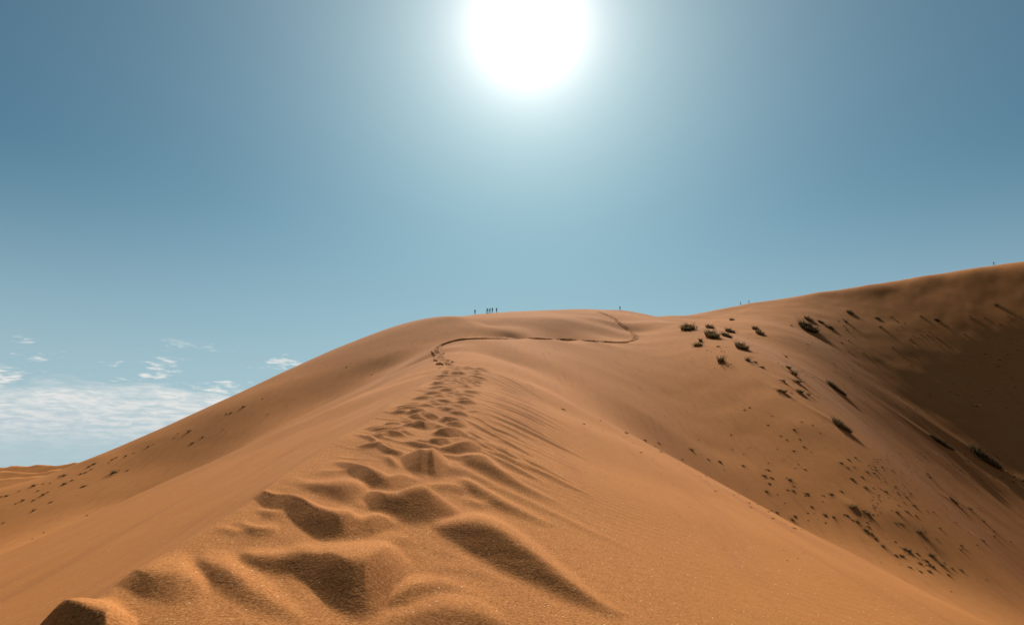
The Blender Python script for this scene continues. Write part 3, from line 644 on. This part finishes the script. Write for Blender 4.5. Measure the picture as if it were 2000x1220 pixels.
for si, ix, X, Y, wd, d in TUFTS:
    if (si, ix) not in BIGLAB: members.setdefault(zone(si, *SETS[si][ix][:2]), []).append((si, ix) + tuple(SETS[si][ix]))
for ph, ms in members.items():
    rest = list(ms)
    for word, key in (('largest', lambda m: -m[4]), ('leftmost', lambda m: m[2]), ('rightmost', lambda m: -m[2]), ('topmost', lambda m: m[3]), ('lowest', lambda m: -m[3])):
        if not rest: break
        best = sorted(ms, key=key)
        if best[0] in rest and (len(best) < 2 or key(best[0]) < key(best[1])):
            rest.remove(best[0]); TLAB[best[0][:2]] = ('%s dark grass tuft of %s' % (word, ph) if len(ms) > 1 else 'lone dark grass tuft of ' + ph, ph)
    for m in rest: TLAB[m[:2]] = ('ordinary small dark tuft amid ' + ph, ph)
tx = np.array([t[2] for t in TUFTS]); ty = np.array([t[3] for t in TUFTS]); tz = ground(tx, ty)
e_ = .03 * np.hypot(tx, ty)
tgx = (lookup(tx + e_, ty) - lookup(tx - e_, ty)) / (2 * e_); tgy = (lookup(tx, ty + e_) - lookup(tx, ty - e_)) / (2 * e_)
for k, (si, ix, X, Y, wd, d) in enumerate(TUFTS):
    big = (si, ix) in BIGLAB
    o = link('bush' if big and wd > 3.2 else 'grass_tuft', TM_BIG[(k * 3 + ix) % 4] if wd > 2.2 else TM_SMALL[(k * 3 + ix) % 5])
    sc = wd * random.uniform(.95, 1.1) * (1.35 if si == 0 else 1.15 if si < 3 else 1.0); hz = (1.5, 1.1, 1.0, .7, .9, 1.0)[si]
    zax = Vector((-tgx[k], -tgy[k], 1)).normalized()
    if wd < 2.2: zax = zax.lerp(Vector((0, 0, 1)), .6).normalized()
    xax = Vector((-d[0], -d[1], 0)); xax = (xax - zax * xax.dot(zax)).normalized(); yax = zax.cross(xax)
    rot = Matrix((xax, yax, zax)).transposed() @ Matrix.Rotation(random.uniform(-.25, .25), 3, 'Z')
    o.matrix_world = Matrix.Translation((X, Y, tz[k] - .015 * sc)) @ rot.to_4x4() @ Matrix.Diagonal((sc, sc * random.uniform(.85, 1.15), sc * hz * random.uniform(.85, 1.15), 1))
    if big: tag(o, BIGLAB[(si, ix)], 'bush' if wd > 3.2 else 'grass tuft', 'grass and bushes on the dunes')
    else: tag(o, TLAB[(si, ix)][0], 'grass tuft', 'tufts: ' + TLAB[(si, ix)][1])

# ------------------------------------------------------------------ crumbs of crust and litter too small to count, on the right dune
dm = []; dn = 0; fl = []
qs = [(1560, 1990, 615, 700, 190), (1560, 1990, 700, 800, 180), (1700, 1995, 880, 1010, 420), (1480, 1900, 960, 1110, 160), (1370, 1560, 620, 720, 90), (1100, 1560, 790, 1010, 90)]
bm = bmesh.new(); bmesh.ops.create_icosphere(bm, subdivisions=1, radius=1.0); bv = np.array([v.co[:] for v in bm.verts]); bf = np.array([[v.index for v in f.verts] for f in bm.faces]); bm.free()
for x0, x1, y0, y1, n in qs:
    px = rng.uniform(x0, x1, n); py = rng.uniform(y0, y1, n)
    cl_ = vnoise(px * .02, py * .03, 81); keep = cl_ > rng.uniform(-.6, .5, n)
    X, Y, ok = cast(px[keep], py[keep]); X, Y = X[ok], Y[ok]; Z = ground(X, Y)
    for a, b, c in zip(X, Y, Z):
        s = math.hypot(a, b) / FPX * rng.uniform(.7, 1.9)
        v = bv * (1 + .5 * (rng.random((len(bv), 1)) - .5)) * s * np.array([rng.uniform(.8, 1.4), rng.uniform(.8, 1.4), .28])
        dm.append(v + (a, b, c)); fl.append(bf + dn); dn += len(bv)
tag(link('plant_litter', mesh_np('plant_litter', np.vstack(dm), np.vstack(fl), False), M_CLOD), 'dark crumbs of plant litter sprinkled over the right dune face', 'litter', kind='stuff')

# ------------------------------------------------------------------ walkers on the crests
M_SKIN = plain('skin', (.32, .18, .12), .6, .15); M_HAIR = plain('dark hair', (.03, .022, .018), .8, .3)
CLOTH = {n: plain(n + ' cloth', c, .9, .2) for n, c in (('navy', (.02, .03, .07)), ('black', (.018, .018, .02)), ('teal', (.02, .06, .075)), ('maroon', (.08, .02, .025)), ('grey', (.06, .065, .07)), ('denim', (.03, .045, .08)), ('khaki', (.11, .085, .05)))}
def person(label, X, Y, face, pose, top, bot, hgt=1.72, hat=None):
    """body grown from a posed skeleton as one skin; hair or hat is its child"""
    st = pose.get('stride', .12); am = pose.get('arm', .08); ln_ = pose.get('lean', 0.0); bend = pose.get('elbow', .05)
    J = dict(pel=(0, 0, .93), wai=(0, .01 + ln_ * .3, 1.08), che=(0, .0 + ln_ * .8, 1.30), nek=(0, .0 + ln_, 1.46), hd0=(0, .02 + ln_ * 1.1, 1.54), hd1=(0, .03 + ln_ * 1.15, 1.63), hd2=(0, .02 + ln_ * 1.15, 1.70))
    E = [('pel', 'wai'), ('wai', 'che'), ('che', 'nek'), ('nek', 'hd0'), ('hd0', 'hd1'), ('hd1', 'hd2')]
    Rr = dict(pel=(.155, .105), wai=(.135, .095), che=(.165, .11), nek=(.055, .055), hd0=(.07, .08), hd1=(.078, .098), hd2=(.055, .07))
    for s, sg in (('l', -1), ('r', 1)):
        f = st * sg
        J.update({'hp' + s: (.09 * sg, .0, .88), 'kn' + s: (.10 * sg, f * .55 + .03, .48), 'an' + s: (.10 * sg, f, .075), 'to' + s: (.11 * sg, f + .16, .03),
                  'sh' + s: (.19 * sg, ln_ * .9, 1.40), 'el' + s: (.245 * sg, ln_ * .6 - f * am * 4, 1.13), 'wr' + s: (.25 * sg, ln_ * .5 - f * am * 6 + bend, .90 + bend * .9), 'ha' + s: (.25 * sg, ln_ * .5 - f * am * 6.5 + bend * 1.2, .80 + bend * 1.1)})
        E += [('pel', 'hp' + s), ('hp' + s, 'kn' + s), ('kn' + s, 'an' + s), ('an' + s, 'to' + s), ('che', 'sh' + s), ('sh' + s, 'el' + s), ('el' + s, 'wr' + s), ('wr' + s, 'ha' + s)]
        Rr.update({'hp' + s: (.088, .09), 'kn' + s: (.06, .062), 'an' + s: (.042, .046), 'to' + s: (.04, .03), 'sh' + s: (.062, .06), 'el' + s: (.044, .044), 'wr' + s: (.03, .032), 'ha' + s: (.036, .022)})
    if pose.get('raise'):
        J['elr'] = (.36, ln_ + .08, 1.52); J['wrr'] = (.24, ln_ + .14, 1.72); J['har'] = (.2, ln_ + .15, 1.80)
    nm = list(J); me0 = D.meshes.new('body'); me0.from_pydata([J[k] for k in nm], [(nm.index(a), nm.index(b)) for a, b in E], [])
    tmp = D.objects.new('tmp', me0); C.objects.link(tmp)
    sk = tmp.modifiers.new('skin', 'SKIN'); sk.use_smooth_shade = True
    for v, k in zip(me0.skin_vertices[0].data, nm): v.radius = Rr[k]; v.use_root = (k == 'pel')
    ss = tmp.modifiers.new('sub', 'SUBSURF'); ss.levels = 1; ss.render_levels = 1
    dg = bpy.context.evaluated_depsgraph_get(); me1 = D.meshes.new_from_object(tmp.evaluated_get(dg)); me1.name = 'body'
    D.objects.remove(tmp)
    for mt in (CLOTH[top], CLOTH[bot], M_SKIN, M_HAIR): me1.materials.append(mt)
    for p in me1.polygons:
        c = p.center; ax = abs(c.x)
        if c.z > 1.475: k = 2
        elif c.z < .10: k = 3
        elif ax > .2 and c.z < 1.12: k = 2
        elif c.z < .96 and ax < .2: k = 1
        else: k = 0
        p.material_index = k; p.use_smooth = True
    root = link('person', None); root.location = (X, Y, zs(X, Y) - .02); root.rotation_euler = (0, 0, face); root.scale = (hgt / 1.74,) * 3
    link('body', me1, None, root)
    bm = bmesh.new(); bmesh.ops.create_uvsphere(bm, u_segments=14, v_segments=9, radius=1)
    for v in bm.verts:
        z_ = v.co.z
        v.co = Vector((v.co.x * .095, v.co.y * .115 + .0 + ln_ * 1.15, 1.645 + max(z_, -.25) * .105))
        if v.co.y > ln_ * 1.15 + .07 and z_ < .35: v.co.y -= .03
    if hat:
        r_ = bmesh.ops.create_cone(bm, cap_ends=True, segments=18, radius1=.19, radius2=.15, depth=.025)
        for v in r_['verts']: v.co += Vector((0, .03 + ln_ * 1.15, 1.665))
    me2 = D.meshes.new('hair'); bm.to_mesh(me2); bm.free(); me2.polygons.foreach_set('use_smooth', [True] * len(me2.polygons))
    link('hat' if hat else 'hair', me2, CLOTH[hat] if hat else M_HAIR, root)
    tag(root, label, 'person', 'walkers on the dune crests'); return root
def skyline(px):
    rows = np.arange(480, 700, .5); X, Y, ok = cast(np.full(len(rows), px), rows, r1=400)
    k = ok.argmax(); return X[k], Y[k]
def stand(px, back=0.0):
    X, Y = skyline(px); u = math.hypot(X, Y); return X * (1 + back / u), Y * (1 + back / u)
PI = math.pi
person('person standing alone at the left end of the walkers on the summit', *stand(927.6, 4), -2.6, dict(stride=.05), 'black', 'navy')
person('dark-clothed person at the left of the tight group on the summit', *stand(950.6), -1.5, dict(stride=.10, lean=.05), 'navy', 'black', 1.78)
person('stooping person second from left in the tight summit group', *stand(953.2, -1), 1.2, dict(stride=.16, lean=.12), 'maroon', 'black', 1.62)
person('person with a raised arm in the middle of the tight summit group', *stand(956.8, -1), .3, {'stride': .08, 'raise': 1}, 'grey', 'denim', 1.7)
person('tall person at the right of the tight group on the summit', *stand(961.6), 2.6, dict(stride=.06, elbow=.16), 'teal', 'denim', 1.86)
person('person standing apart just right of the tight summit group', *stand(969.8, 3), -.6, dict(stride=.07), 'grey', 'black', 1.7)
person('lone person on the skyline above the end of the foot track', *stand(1211, 0), 2.9, dict(stride=.08), 'navy', 'black', 1.74)
person('left of two people walking up the slope on the right skyline', *stand(1446.5), -1.2, dict(stride=.3, lean=.06), 'teal', 'black')
person('right of two people walking up the slope on the right skyline', *stand(1463), -1.2, dict(stride=.28, lean=.06), 'navy', 'denim')
person('lone person walking high on the ridge at the right border', *stand(1941.5), -1.3, dict(stride=.26, lean=.04), 'navy', 'black', 1.75, 'khaki')
